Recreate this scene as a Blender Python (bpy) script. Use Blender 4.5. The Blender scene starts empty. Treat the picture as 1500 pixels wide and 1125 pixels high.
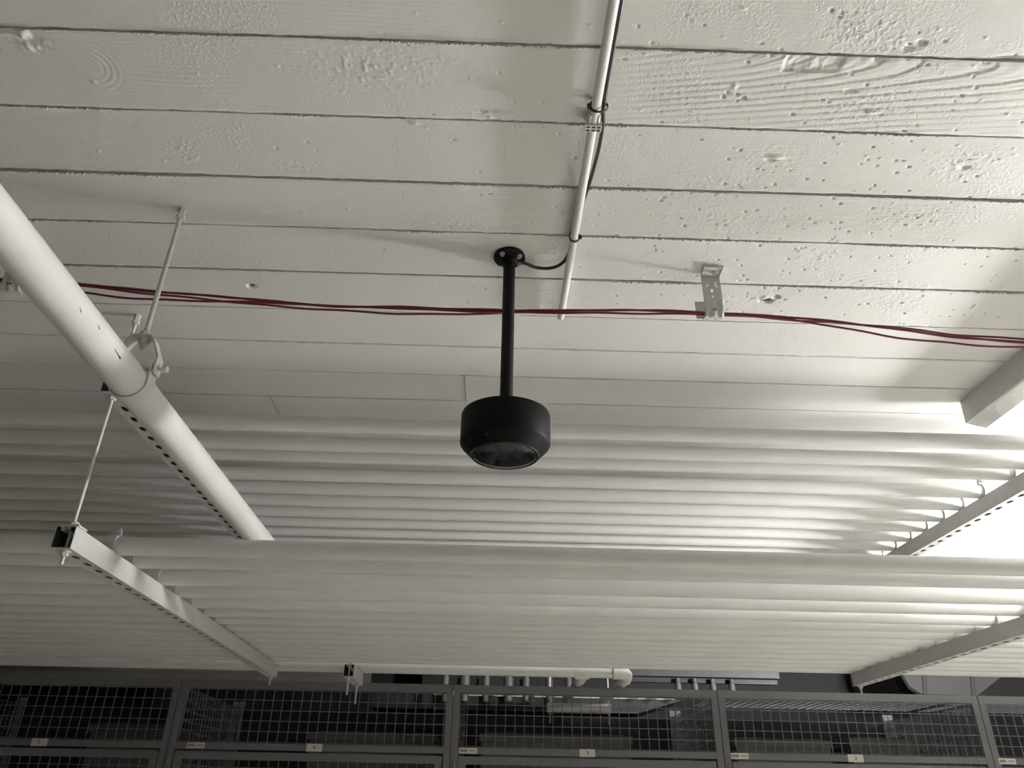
import bpy, bmesh, math, random
import numpy as np
from mathutils import Matrix, Vector

random.seed(7)
PI = math.pi
C = bpy.context.scene.collection
SL = -0.0157                      # the boards, pipes and cages run a hair off the X axis
RZ = math.atan(SL)

# ------------------------------------------------------------------ camera
M = ((0.998990280963604, -0.04180693732936064, 0.016449879373373787),
     (0.03463094608944777, 0.4833254225349768, -0.8747555278501165),
     (0.028620204632556316, 0.8744419454272108, 0.48428521344788705))
cam = bpy.data.cameras.new('camera')
cam.sensor_width = 36.0
cam.lens = 1106.0 / 1500 * 36
cam.clip_start = 0.05
co = bpy.data.objects.new('camera', cam)
co.matrix_world = Matrix(((M[0][0], -M[1][0], -M[2][0], 0.0),
                          (M[0][1], -M[1][1], -M[2][1], 0.0),
                          (M[0][2], -M[1][2], -M[2][2], 1.6),
                          (0, 0, 0, 1)))
C.objects.link(co)
bpy.context.scene.camera = co

# ------------------------------------------------------------------ world, exposure
w = bpy.data.worlds.new('world')
bpy.context.scene.world = w
w.use_nodes = True
w.node_tree.nodes['Background'].inputs[0].default_value = (0.9, 0.95, 1.0, 1)
w.node_tree.nodes['Background'].inputs[1].default_value = 0.02
vs = bpy.context.scene.view_settings
vs.view_transform = 'Standard'
vs.look = 'None'
vs.gamma = 1
vs.use_curve_mapping = False
vs.exposure = 0.6

# the open globe lamp hung past the nib: (x, y, z, radius, strength, colour)
LAMPS = [
    (3.14, 2.050, 2.325, 0.09, 490.0, (1.0, 0.995, 0.985), 'white oval lamp hung between the two pipe racks past the concrete nib'),
]
# added fill light out of view, throwing warm light down on the floor: (x, y, z, watts, colour)
DOWN = [(-2.7, 2.2, 2.72, 2.5, (1.0, 0.94, 0.85))]
for i, (x, y, z, p, c) in enumerate(DOWN):
    la = bpy.data.lights.new('fill_light', 'AREA')
    la.shape = 'RECTANGLE'; la.size = 1.2; la.size_y = 0.18; la.energy = p; la.color = c; la.spread = math.radians(115)
    lo = bpy.data.objects.new('fill_light', la); lo.location = (x, y, z)
    C.objects.link(lo)

# ------------------------------------------------------------------ materials
def mat(name, col, rough=0.5, metal=0.0, spec=0.5, noise=0.0, nscale=30, bump=0.0, bscale=200):
    m = bpy.data.materials.new(name)
    m.use_nodes = True
    nt = m.node_tree
    b = nt.nodes['Principled BSDF']
    b.inputs['Base Color'].default_value = (*col, 1)
    b.inputs['Roughness'].default_value = rough
    b.inputs['Metallic'].default_value = metal
    b.inputs['Specular IOR Level'].default_value = spec
    tc = nt.nodes.new('ShaderNodeTexCoord')
    if noise:
        n = nt.nodes.new('ShaderNodeTexNoise')
        n.inputs['Scale'].default_value = nscale
        n.inputs['Detail'].default_value = 5
        nt.links.new(tc.outputs['Object'], n.inputs['Vector'])
        r = nt.nodes.new('ShaderNodeValToRGB')
        r.color_ramp.elements[0].position = 0.3
        r.color_ramp.elements[1].position = 0.75
        r.color_ramp.elements[0].color = (*[c * (1 - noise) for c in col], 1)
        r.color_ramp.elements[1].color = (*[min(1, c * (1 + noise * 0.5)) for c in col], 1)
        nt.links.new(n.outputs['Fac'], r.inputs['Fac'])
        nt.links.new(r.outputs['Color'], b.inputs['Base Color'])
    if bump:
        n2 = nt.nodes.new('ShaderNodeTexNoise')
        n2.inputs['Scale'].default_value = bscale
        n2.inputs['Detail'].default_value = 4
        nt.links.new(tc.outputs['Object'], n2.inputs['Vector'])
        bp = nt.nodes.new('ShaderNodeBump')
        bp.inputs['Strength'].default_value = bump
        bp.inputs['Distance'].default_value = 0.001
        nt.links.new(n2.outputs['Fac'], bp.inputs['Height'])
        nt.links.new(bp.outputs['Normal'], b.inputs['Normal'])
    return m

def math_node(nt, op, a, b=None):
    n = nt.nodes.new('ShaderNodeMath')
    n.operation = op
    for i, v in enumerate((a, b)):
        if v is None: continue
        if isinstance(v, (int, float)): n.inputs[i].default_value = v
        else: nt.links.new(v, n.inputs[i])
    return n.outputs[0]

def board_material():
    """white paint over board-marked concrete: fine roller grain, wood grain, pits and blisters"""
    m = bpy.data.materials.new('painted_board_marked_concrete')
    m.use_nodes = True
    nt = m.node_tree
    b = nt.nodes['Principled BSDF']
    b.inputs['Roughness'].default_value = 0.55
    b.inputs['Specular IOR Level'].default_value = 0.3
    tc = nt.nodes.new('ShaderNodeTexCoord')
    P = tc.outputs['Object']
    def noise(scale, detail=3, vec=P, dist=0.0):
        n = nt.nodes.new('ShaderNodeTexNoise')
        n.inputs['Scale'].default_value = scale
        n.inputs['Detail'].default_value = detail
        n.inputs['Distortion'].default_value = dist
        nt.links.new(vec, n.inputs['Vector'])
        return n.outputs['Fac']
    def mapped(sx, sy):
        mp = nt.nodes.new('ShaderNodeMapping')
        mp.inputs['Scale'].default_value = (sx, sy, 1)
        nt.links.new(P, mp.inputs['Vector'])
        return mp.outputs['Vector']
    def ramp(v, a, c):
        mr = nt.nodes.new('ShaderNodeMapRange')
        mr.inputs['From Min'].default_value = a
        mr.inputs['From Max'].default_value = c
        nt.links.new(v, mr.inputs['Value'])
        return mr.outputs['Result']
    # pits, thick where a low-frequency mask says so
    vor = nt.nodes.new('ShaderNodeTexVoronoi')
    vor.inputs['Scale'].default_value = 120
    vor.inputs['Randomness'].default_value = 1.0
    nt.links.new(P, vor.inputs['Vector'])
    pit = ramp(vor.outputs['Distance'], 0.26, 0.12)
    mask = ramp(noise(5.5, 2), 0.54, 0.66)
    pits = math_node(nt, 'MULTIPLY', pit, mask)
    rough_patch = math_node(nt, 'MULTIPLY', ramp(noise(150, 4), 0.50, 0.66), ramp(noise(4.3, 3), 0.55, 0.66))
    # wood grain left by the boards, long in X
    g = noise(1.0, 4, mapped(7, 260), 0.6)
    gm = ramp(noise(1.0, 1, mapped(1.3, 6.0)), 0.42, 0.7)
    grain = math_node(nt, 'MULTIPLY', g, gm)
    weave = noise(520, 2)
    h = math_node(nt, 'MULTIPLY', weave, 0.12)
    h = math_node(nt, 'ADD', h, math_node(nt, 'MULTIPLY', grain, 0.40))
    h = math_node(nt, 'ADD', h, math_node(nt, 'MULTIPLY', rough_patch, 0.40))
    h = math_node(nt, 'ADD', h, math_node(nt, 'MULTIPLY', noise(38, 3), 0.35))
    h = math_node(nt, 'SUBTRACT', h, math_node(nt, 'MULTIPLY', pits, 1.1))
    bp = nt.nodes.new('ShaderNodeBump')
    bp.inputs['Strength'].default_value = 0.9
    bp.inputs['Distance'].default_value = 0.0016
    nt.links.new(h, bp.inputs['Height'])
    nt.links.new(bp.outputs['Normal'], b.inputs['Normal'])
    r = nt.nodes.new('ShaderNodeValToRGB')
    r.color_ramp.elements[0].color = (0.67, 0.665, 0.64, 1)
    r.color_ramp.elements[1].color = (0.73, 0.725, 0.70, 1)
    nt.links.new(noise(3.0, 3), r.inputs['Fac'])
    nt.links.new(r.outputs['Color'], b.inputs['Base Color'])
    return m

MB = board_material()
MPAINT = mat('white_pipe_paint', (0.70, 0.695, 0.67), 0.42, spec=0.4, noise=0.05, nscale=6, bump=0.08, bscale=260)
MBIG = mat('white_gloss_pipe_paint', (0.64, 0.635, 0.615), 0.35, noise=0.04, nscale=9, bump=0.05, bscale=180)
MSTRUT = mat('white_painted_steel', (0.60, 0.595, 0.58), 0.45, noise=0.06, nscale=40, bump=0.05, bscale=300)
MSTRUTIN = mat('strut_inside_shade', (0.06, 0.06, 0.058), 0.6, metal=0.2, noise=0.1, nscale=40)  # inside of the struts darkened to stand in for the shade there
MROD = mat('painted_rod_steel', (0.62, 0.61, 0.58), 0.4, metal=0.1, noise=0.05, nscale=60, bump=0.25, bscale=600)
MBLACK = mat('black_camera_plastic', (0.005, 0.005, 0.0052), 0.55, spec=0.12, noise=0.1, nscale=80, bump=0.04, bscale=900)
MPOLE = mat('black_powder_coat', (0.005, 0.005, 0.0052), 0.5, spec=0.2, noise=0.1, nscale=60, bump=0.1, bscale=900)
MZINC = mat('zinc_bolt', (0.62, 0.62, 0.60), 0.3, metal=0.9, noise=0.1, nscale=90)
MCABLE = mat('black_cable_jacket', (0.013, 0.013, 0.013), 0.45, noise=0.1, nscale=60)
MTIE = mat('black_nylon', (0.015, 0.015, 0.015), 0.5, noise=0.1, nscale=60)
MRED = mat('crimson_cable_jacket', (0.17, 0.012, 0.045), 0.45, noise=0.2, nscale=50)
MPVC = mat('white_conduit_plastic', (0.68, 0.675, 0.655), 0.35, noise=0.03, nscale=12)
MCAGE = mat('anthracite_powder_coat', (0.20, 0.203, 0.214), 0.5, noise=0.08, nscale=40, bump=0.06, bscale=500)
MBACK = mat('cage_shade_sheet', (0.012, 0.012, 0.013), 0.6, noise=0.1, nscale=20)  # near-black colour in place of the shade inside the cages
MDARKIN = mat('lens_module_black', (0.03, 0.03, 0.032), 0.35, noise=0.1, nscale=60)
MGREYIN = mat('lens_bezel_grey', (0.07, 0.068, 0.066), 0.4, noise=0.1, nscale=90)
MWALL = mat('back_wall_shade', (0.010, 0.010, 0.011), 0.7, noise=0.12, nscale=5, bump=0.15, bscale=60)  # wall coloured near-black to stand in for shade behind the cages
MBAND = mat('upper_wall_lighter', (0.035, 0.035, 0.036), 0.7, noise=0.12, nscale=5, bump=0.15, bscale=60)  # lighter tone of the same wall, above its painted shade
MSIDE = mat('dark_side_wall_paint', (0.10, 0.097, 0.09), 0.7, noise=0.08, nscale=4, bump=0.15, bscale=60)
MFLOOR = mat('grey_garage_floor', (0.54, 0.513, 0.465), 0.6, noise=0.15, nscale=3, bump=0.1, bscale=40)
MBEAM = mat('brown_grey_concrete', (0.13, 0.118, 0.10), 0.75, noise=0.15, nscale=8, bump=0.2, bscale=70)
MNIB = mat('painted_concrete_nib', (0.66, 0.65, 0.63), 0.6, noise=0.06, nscale=25, bump=0.6, bscale=90)
MDUCT = mat('galvanised_duct', (0.11, 0.108, 0.106), 0.45, metal=0.15, noise=0.08, nscale=9)
MDUCTDARK = mat('dark_sheet_duct', (0.035, 0.035, 0.036), 0.5, metal=0.1, noise=0.1, nscale=9)
MSEAM = mat('duct_seam_band', (0.07, 0.068, 0.066), 0.5, noise=0.1, nscale=20)
MRUB = mat('black_rubber_and_shade', (0.012, 0.012, 0.012), 0.7, noise=0.1, nscale=60)
MGREYPIPE = mat('grey_pipe_paint', (0.15, 0.147, 0.14), 0.5, noise=0.08, nscale=20)
MPLATE = mat('cream_number_plate', (0.72, 0.70, 0.62), 0.5, noise=0.06, nscale=60)
MINK = mat('black_print', (0.02, 0.02, 0.02), 0.6, noise=0.1, nscale=60)
MREDINK = mat('red_print', (0.36, 0.20, 0.15), 0.6, noise=0.1, nscale=60)
MGREYINK = mat('grey_print', (0.36, 0.34, 0.31), 0.6, noise=0.1, nscale=60)
MCHIP = mat('bare_pipe_chip', (0.015, 0.015, 0.015), 0.7, noise=0.2, nscale=300)

MGLASS = bpy.data.materials.new('smoked_dome_glass')
MGLASS.use_nodes = True
_b = MGLASS.node_tree.nodes['Principled BSDF']
_b.inputs['Base Color'].default_value = (0.55, 0.55, 0.56, 1)
_b.inputs['Roughness'].default_value = 0.03
_b.inputs['IOR'].default_value = 1.45
_b.inputs['Transmission Weight'].default_value = 1.0
_n = MGLASS.node_tree.nodes.new('ShaderNodeTexNoise')
_n.inputs['Scale'].default_value = 40
_r = MGLASS.node_tree.nodes.new('ShaderNodeMapRange')
_r.inputs['To Min'].default_value = 0.02
_r.inputs['To Max'].default_value = 0.08
MGLASS.node_tree.links.new(_n.outputs['Fac'], _r.inputs['Value'])
MGLASS.node_tree.links.new(_r.outputs['Result'], _b.inputs['Roughness'])

# ------------------------------------------------------------------ helpers
def link(name, me, m=None, parent=None, smooth=False):
    o = bpy.data.objects.new(name, me)
    C.objects.link(o)
    if m: me.materials.append(m)
    if parent is not None: o.parent = parent
    if smooth:
        me.polygons.foreach_set('use_smooth', [True] * len(me.polygons))
    return o

def obj(name, bm, m, parent=None, smooth=True, angle=35, recalc=True):
    if recalc: bmesh.ops.recalc_face_normals(bm, faces=bm.faces)
    me = bpy.data.meshes.new(name)
    bm.to_mesh(me)
    bm.free()
    o = link(name, me, m, parent, smooth)
    if smooth:
        me.set_sharp_from_angle(angle=math.radians(angle))
    return o

def tag(o, label=None, cat=None, group=None, kind=None):
    if label: o['label'] = label
    if cat: o['category'] = cat
    if group: o['group'] = group
    if kind: o['kind'] = kind
    return o

def thing(name, label, cat, loc=(0, 0, 0), rz=0.0, group=None):
    o = bpy.data.objects.new(name, None)
    o.empty_display_size = 0.05
    C.objects.link(o)
    o.location = loc
    o.rotation_euler = (0, 0, rz)
    return tag(o, label, cat, group)

def box(bm, x0, x1, y0, y1, z0, z1):
    v = [bm.verts.new((x, y, z)) for x in (x0, x1) for y in (y0, y1) for z in (z0, z1)]
    for f in ((0, 1, 3, 2), (4, 6, 7, 5), (0, 4, 5, 1), (2, 3, 7, 6), (0, 2, 6, 4), (1, 5, 7, 3)):
        bm.faces.new([v[i] for i in f])

def cyl(bm, p0, p1, r0, r1=None, n=20, caps=True):
    r1 = r0 if r1 is None else r1
    p0, p1 = Vector(p0), Vector(p1)
    d = (p1 - p0).normalized()
    a = Vector((0, 0, 1)) if abs(d.z) < 0.9 else Vector((1, 0, 0))
    u = d.cross(a).normalized()
    v = d.cross(u)
    A, B = [], []
    for i in range(n):
        t = 2 * PI * i / n
        e = u * math.cos(t) + v * math.sin(t)
        A.append(bm.verts.new(p0 + e * r0))
        B.append(bm.verts.new(p1 + e * r1))
    for i in range(n):
        j = (i + 1) % n
        bm.faces.new((A[i], A[j], B[j], B[i]))
    if caps:
        bm.faces.new(A[::-1])
        bm.faces.new(B)

def tube(bm, pts, r, n=8, caps=True):
    pts = [Vector(p) for p in pts]
    rings = []
    up = None
    for k, p in enumerate(pts):
        d = (pts[min(k + 1, len(pts) - 1)] - pts[max(k - 1, 0)]).normalized()
        if up is None:
            a = Vector((0, 0, 1)) if abs(d.z) < 0.9 else Vector((1, 0, 0))
            up = d.cross(a).normalized()
        up = (up - d * up.dot(d)).normalized()
        v = d.cross(up)
        rr = r[k] if isinstance(r, (list, tuple)) else r
        rings.append([bm.verts.new(p + (up * math.cos(2 * PI * i / n) + v * math.sin(2 * PI * i / n)) * rr) for i in range(n)])
    for A, B in zip(rings, rings[1:]):
        for i in range(n):
            j = (i + 1) % n
            bm.faces.new((A[i], A[j], B[j], B[i]))
    if caps:
        bm.faces.new(rings[0][::-1])
        bm.faces.new(rings[-1])

def lathe(bm, prof, n=64, c=(0, 0, 0)):
    rings = []
    for r, z in prof:
        if r < 1e-6:
            rings.append([bm.verts.new((c[0], c[1], c[2] + z))])
        else:
            rings.append([bm.verts.new((c[0] + r * math.cos(2 * PI * i / n), c[1] + r * math.sin(2 * PI * i / n), c[2] + z)) for i in range(n)])
    for A, B in zip(rings, rings[1:]):
        for i in range(n):
            j = (i + 1) % n
            if len(A) == 1 and len(B) == 1: continue
            if len(A) == 1: bm.faces.new((A[0], B[j], B[i]))
            elif len(B) == 1: bm.faces.new((A[i], A[j], B[0]))
            else: bm.faces.new((A[i], A[j], B[j], B[i]))

def hexnut(bm, c, r, h, axis=(0, 0, 1)):
    a = Vector(axis).normalized() * (h / 2)
    c = Vector(c)
    cyl(bm, c - a, c + a, r, n=6)

def sweep_sheet(bm, prof, a0, a1, axis='x', t=0.002):
    """a sheet strip: prof = [(u,v)] in the plane across `axis`, given thickness t"""
    n = len(prof)
    nor = []
    for i in range(n):
        p, q = prof[max(i - 1, 0)], prof[min(i + 1, n - 1)]
        du, dv = q[0] - p[0], q[1] - p[1]
        L = math.hypot(du, dv) or 1
        nor.append((-dv / L * t / 2, du / L * t / 2))
    def P(a, u, v):
        return (a, u, v) if axis == 'x' else (u, a, v)
    rows = []
    for (u, v), (nu, nv) in zip(prof, nor):
        rows.append([bm.verts.new(P(a0, u + nu, v + nv)), bm.verts.new(P(a1, u + nu, v + nv)),
                     bm.verts.new(P(a1, u - nu, v - nv)), bm.verts.new(P(a0, u - nu, v - nv))])
    for A, B in zip(rows, rows[1:]):
        for i in range(4):
            j = (i + 1) % 4
            bm.faces.new((A[i], A[j], B[j], B[i]))
    bm.faces.new(rows[0][::-1])
    bm.faces.new(rows[-1])

def dup(root, loc, rz=None, label=None, group=None):
    r = root.copy()
    C.objects.link(r)
    r.location = loc
    if rz is not None: r.rotation_euler = (0, 0, rz)
    if label: r['label'] = label
    if group: r['group'] = group
    for ch in list(root.children):
        c = ch.copy(); C.objects.link(c); c.parent = r
        for g in ch.children:
            d = g.copy(); C.objects.link(d); d.parent = c
    return r

# ------------------------------------------------------------------ value noise in numpy
_rng = np.random.RandomState(11)
_T = _rng.rand(256, 256)
def vnoise(x, y):
    xi, yi = np.floor(x).astype(int), np.floor(y).astype(int)
    fx, fy = x - xi, y - yi
    fx, fy = fx * fx * (3 - 2 * fx), fy * fy * (3 - 2 * fy)
    a = _T[xi % 256, yi % 256]; b = _T[(xi + 1) % 256, yi % 256]
    c = _T[xi % 256, (yi + 1) % 256]; d = _T[(xi + 1) % 256, (yi + 1) % 256]
    return (a * (1 - fx) + b * fx) * (1 - fy) + (c * (1 - fx) + d * fx) * fy
def fbm(x, y, o=3):
    s, a = 0, 0.5
    for k in range(o):
        s = s + a * vnoise(x * 2 ** k + 17.3 * k, y * 2 ** k + 9.1 * k); a *= 0.5
    return s

# ------------------------------------------------------------------ the setting
ZC = 2.8
bm = bmesh.new(); box(bm, -6, 9, -5, 7.4, ZC + 0.010, ZC + 0.25)
ceiling = tag(obj('ceiling', bm, MB, smooth=False), 'white painted board-marked concrete ceiling', kind='structure')

# places where the concrete is rough: (x, y, radius x, radius y, strength in m, feature size in m)
ROUGH = [(-0.877, 0.932, 0.028, 0.022, 0.010, 0.014), (-0.69, 1.20, 0.035, 0.03, 0.004, 0.006), (-0.016, 1.062, 0.06, 0.016, 0.006, 0.012),
         (0.03, 1.09, 0.04, 0.02, 0.003, 0.006), (-0.189, 1.092, 0.014, 0.008, 0.006, 0.008), (-0.25, 0.96, 0.14, 0.05, 0.0022, 0.009),
         (0.62, 0.84, 0.07, 0.05, 0.003, 0.006), (0.72, 0.86, 0.05, 0.03, 0.003, 0.006), (0.70, 0.99, 0.10, 0.04, 0.0028, 0.006),
         (0.57, 1.15, 0.08, 0.04, 0.0025, 0.006), (0.97, 1.14, 0.07, 0.05, 0.0035, 0.007), (0.45, 1.24, 0.10, 0.05, 0.002, 0.007),
         (0.714, 1.640, 0.04, 0.03, 0.006, 0.010), (-0.675, 1.673, 0.022, 0.018, 0.003, 0.006), (0.55, 1.34, 0.2, 0.05, 0.002, 0.008),
         (0.8, 1.46, 0.06, 0.05, 0.003, 0.008), (0.2, 1.13, 0.08, 0.05, 0.002, 0.007), (0.75, 1.72, 0.10, 0.02, 0.003, 0.007),
         (0.95, 1.30, 0.12, 0.05, 0.0025, 0.008), (-0.15, 1.40, 0.16, 0.02, 0.002, 0.006), (0.13, 1.47, 0.05, 0.05, 0.002, 0.006),
         (-0.55, 1.36, 0.06, 0.02, 0.002, 0.007), (-0.3, 1.99, 0.03, 0.02, 0.003, 0.007), (0.80, 2.02, 0.05, 0.03, 0.0025, 0.007),
         (-0.93, 1.34, 0.03, 0.02, 0.003, 0.007), (-0.45, 1.23, 0.06, 0.02, 0.0025, 0.008), (1.05, 1.62, 0.1, 0.06, 0.002, 0.007)]
# gouges and holes: (x, y, rx, ry, depth), positive goes up into the concrete
PITS = [(0.569, 1.14, 0.016, 0.006, -0.004), (0.560, 1.150, 0.010, 0.004, 0.006), (0.716, 1.653, 0.013, 0.009, 0.010),
        (0.735, 1.632, 0.008, 0.006, 0.012), (0.70, 1.655, 0.006, 0.004, 0.010), (-0.675, 1.673, 0.010, 0.008, 0.010),
        (0.72, 0.868, 0.012, 0.004, 0.004), (0.735, 0.855, 0.008, 0.006, 0.004), (0.925, 0.880, 0.035, 0.007, 0.004), (0.680, 0.893, 0.014, 0.005, 0.004),
        (0.98, 1.147, 0.010, 0.006, 0.005), (1.28, 1.64, 0.004, 0.012, -0.003), (0.44, 0.985, 0.003, 0.003, 0.008), (0.42, 0.98, 0.003, 0.003, 0.007),
        (0.455, 0.992, 0.0035, 0.0035, 0.009), (0.415, 0.992, 0.003, 0.003, 0.007), (0.43, 0.966, 0.005, 0.006, -0.003), (0.655, 0.965, 0.012, 0.004, 0.004),
        (0.715, 1.012, 0.012, 0.004, -0.003), (-0.19, 1.093, 0.008, 0.005, -0.004), (-0.01, 1.055, 0.030, 0.008, -0.003), (-0.878, 0.92, 0.010, 0.010, -0.006),
        (0.0, 1.155, 0.002, 0.02, -0.002), (0.55, 1.69, 0.005, 0.003, 0.003), (-0.02, 0.96, 0.003, 0.002, 0.004)]
HOLES = [(0.716, 1.653, 0.0105, 0.0072), (-0.675, 1.673, 0.0085, 0.0065)]
_pr = random.Random(3)
for _ in range(420):                                   # small loose pits, thickest where the light is
    PITS.append((_pr.gauss(0.75, 0.42), _pr.uniform(0.8, 1.75), _pr.uniform(0.0016, 0.0042), _pr.uniform(0.0014, 0.0032), _pr.choice((0.004, 0.006, 0.005, -0.0018))))
for _ in range(60):
    PITS.append((_pr.uniform(-1.1, 0.4), _pr.uniform(0.8, 2.1), _pr.uniform(0.002, 0.005), _pr.uniform(0.0018, 0.0035), _pr.choice((0.002, -0.0022, -0.002))))

def relief(X, Y, k, rough):
    h = (fbm(X * 3 + k * 7, Y * 9, 2) - 0.4) * 0.0022
    h = h + (fbm(X * 30, Y * 30 + k, 2) - 0.4) * 0.0006
    # shallow long grain, different on every board
    wv = Y + 0.010 * fbm(X * 4 + k * 3, Y * 5, 2) + 0.02 * np.sin(X * (1.2 + 0.3 * (k % 3)) + k)
    amt = (0.00022 if k % 3 else 0.0004) * np.clip(fbm(X * 2.1 + k, Y * 3, 2) * 2 - 0.6, 0, 1)
    h = h + amt * np.sin(wv * 2 * PI / 0.009)
    for x, y, rx, ry, s, f in rough:
        if x + 3 * rx < X.min() or x - 3 * rx > X.max(): continue
        y = y - SL * x
        g = np.exp(-((X - x) / rx) ** 2 - ((Y - y) / ry) ** 2)
        h = h - 0.7 * s * g * np.clip(np.abs(fbm(X / f, Y / f + k, 3) - 0.42) * 5.0 - 0.75, -0.2, 1)
    return h

def plank(k, x0, x1, y0, y1, dx, dy, off, feature=None, gap=0.0024, lip=True):
    nx, ny = max(2, int(round((x1 - x0) / dx)) + 1), max(4, int(round((y1 - y0) / dy)) + 1)
    xs = np.linspace(x0, x1, nx)
    v = np.linspace(0, 1, ny)
    e0 = y0 + gap * 0.8 + (fbm(xs * 60 + k * 5, xs * 0 + k, 3) - 0.45) * 0.004
    e1 = y1 - gap * 0.8 + (fbm(xs * 55 + k * 9, xs * 0 + k + 40, 3) - 0.45) * 0.004 - 0.003 * np.clip(fbm(xs * 5 + k, xs * 0 + 3.3 * k, 2) * 4 - 2.1, 0, 1)
    Y = e0[:, None] * (1 - v)[None, :] + e1[:, None] * v[None, :]
    X = np.repeat(xs[:, None], ny, 1)
    h = relief(X, Y, k, ROUGH)
    for x, y, rx, ry, d in PITS:
        y = y - SL * x
        if y < y0 or y > y1 or x < x0 or x > x1: continue
        i0, i1 = np.searchsorted(xs, (x - 3 * rx - 0.004, x + 3 * rx + 0.004))
        i0 = max(0, i0 - 1); i1 = min(nx, i1 + 1)
        q = ((X[i0:i1] - x) / max(rx, dx * 0.6)) ** 2 + ((Y[i0:i1] - y) / max(ry, dy * 0.6)) ** 2
        h[i0:i1] += d * np.exp(-q ** 1.5)
    if feature is not None: h = h + feature(X, Y)
    # rounded, crumbled arris
    ed = np.minimum(Y - e0[:, None], e1[:, None] - Y)
    h = h + 0.0012 * np.exp(-(ed / 0.003) ** 2) * (0.4 + fbm(X * 90, Y * 90 + k, 2))
    Z = ZC + off + h
    top = ZC + 0.0105
    V = np.stack([X, Y, Z], -1).reshape(-1, 3)
    idx = np.arange(nx * ny).reshape(nx, ny)
    F = np.stack([idx[:-1, :-1], idx[:-1, 1:], idx[1:, 1:], idx[1:, :-1]], -1).reshape(-1, 4)
    for x, y, rx, ry in HOLES:                         # anchor holes drilled right through the skin
        c = V[F].mean(1)
        F = F[((c[:, 0] - x) / rx) ** 2 + ((c[:, 1] - (y - SL * x)) / ry) ** 2 > 1]
    sides = []
    base = len(V)
    for line in (idx[:, 0][::-1], idx[:, -1], idx[0, :], idx[-1, :][::-1]):
        lo = V[line]; hi = lo.copy(); hi[:, 2] = np.maximum(top, lo[:, 2] + 0.001)
        n = len(line)
        V = np.concatenate([V, lo, hi])
        a = np.arange(n) + base; b2 = a + n
        sides.append(np.stack([a[:-1], a[1:], b2[1:], b2[:-1]], -1))
        base += 2 * n
    F = np.concatenate([F] + sides)
    me = bpy.data.meshes.new('plank')
    me.vertices.add(len(V)); me.vertices.foreach_set('co', V.ravel())
    me.loops.add(F.size); me.loops.foreach_set('vertex_index', F.ravel().astype(np.int32))
    me.polygons.add(len(F))
    me.polygons.foreach_set('loop_start', np.arange(0, F.size, 4, dtype=np.int32))
    me.polygons.foreach_set('loop_total', np.full(len(F), 4, dtype=np.int32))
    me.update(calc_edges=True)
    o = link('plank', me, MB, ceiling, smooth=True)
    o.rotation_euler = (0, 0, RZ)
    return o

def torn_grain(X, Y):
    """the coarse board on the light side: arched grain sweeping out of a torn notch"""
    yd = np.clip(Y - 0.905, 0, 0.2)
    lg = 1 / (1 + np.exp(-(X - 0.50) / 0.085))
    m = np.clip((X - 0.18) / 0.12, 0, 1) * np.clip((1.35 - X) / 0.35, 0, 1)
    q = yd + 0.10 * X + 0.062 * np.exp(-yd / 0.055) * lg + 0.005 * (fbm(X * 9, Y * 12, 2) - 0.4)
    saw = (q / 0.0140 + 0.6 * vnoise(X * 5, Y * 7)) % 1.0
    h = 0.0019 * m * saw ** 3 * np.clip(fbm(X * 5, Y * 16, 2) * 2.6 - 0.25, 0.1, 1)
    h = h + 0.0006 * m * np.sin(q * 2 * PI / 0.0052) * np.clip(fbm(X * 8 + 3, Y * 20, 2) * 2.4 - 0.7, 0, 1)
    notch = np.clip((0.936 - Y) / 0.003, 0, 1) * np.clip((X - 0.505) / 0.003, 0, 1) * np.clip((0.615 - X) / 0.006, 0, 1)
    h = h + notch * (0.003 + 0.004 * (fbm(X * 140, Y * 60, 3) - 0.45))
    left = np.clip((0.936 - Y) / 0.003, 0, 1) * np.clip((X - 0.38) / 0.1, 0, 1) * np.clip((0.505 - X) / 0.004, 0, 1)
    h = h - left * 0.0015 * (fbm(X * 30, Y * 10, 2))
    return h

def knot(X, Y):
    r = np.hypot((X + 0.79) / 1.0, (Y - 0.975) / 1.0)
    return 0.0004 * np.sin(r * 2 * PI / 0.011) * np.exp(-((r - 0.035) / 0.025) ** 2) * np.clip((X + 0.79) / 0.02, 0, 1) + 0.0004 * np.sin((Y + 0.5 * (X + 0.62) ** 2) * 2 * PI / 0.011) * np.exp(-((X + 0.66) / 0.1) ** 2 - ((Y - 1.0) / 0.03) ** 2)

def knot_right(X, Y):
    r = np.hypot((X - 1.0) / 1.8, (Y - 1.585) / 0.8)
    return -0.0008 * ((r / 0.016) % 1.0) * np.exp(-(r / 0.09) ** 2)

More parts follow.
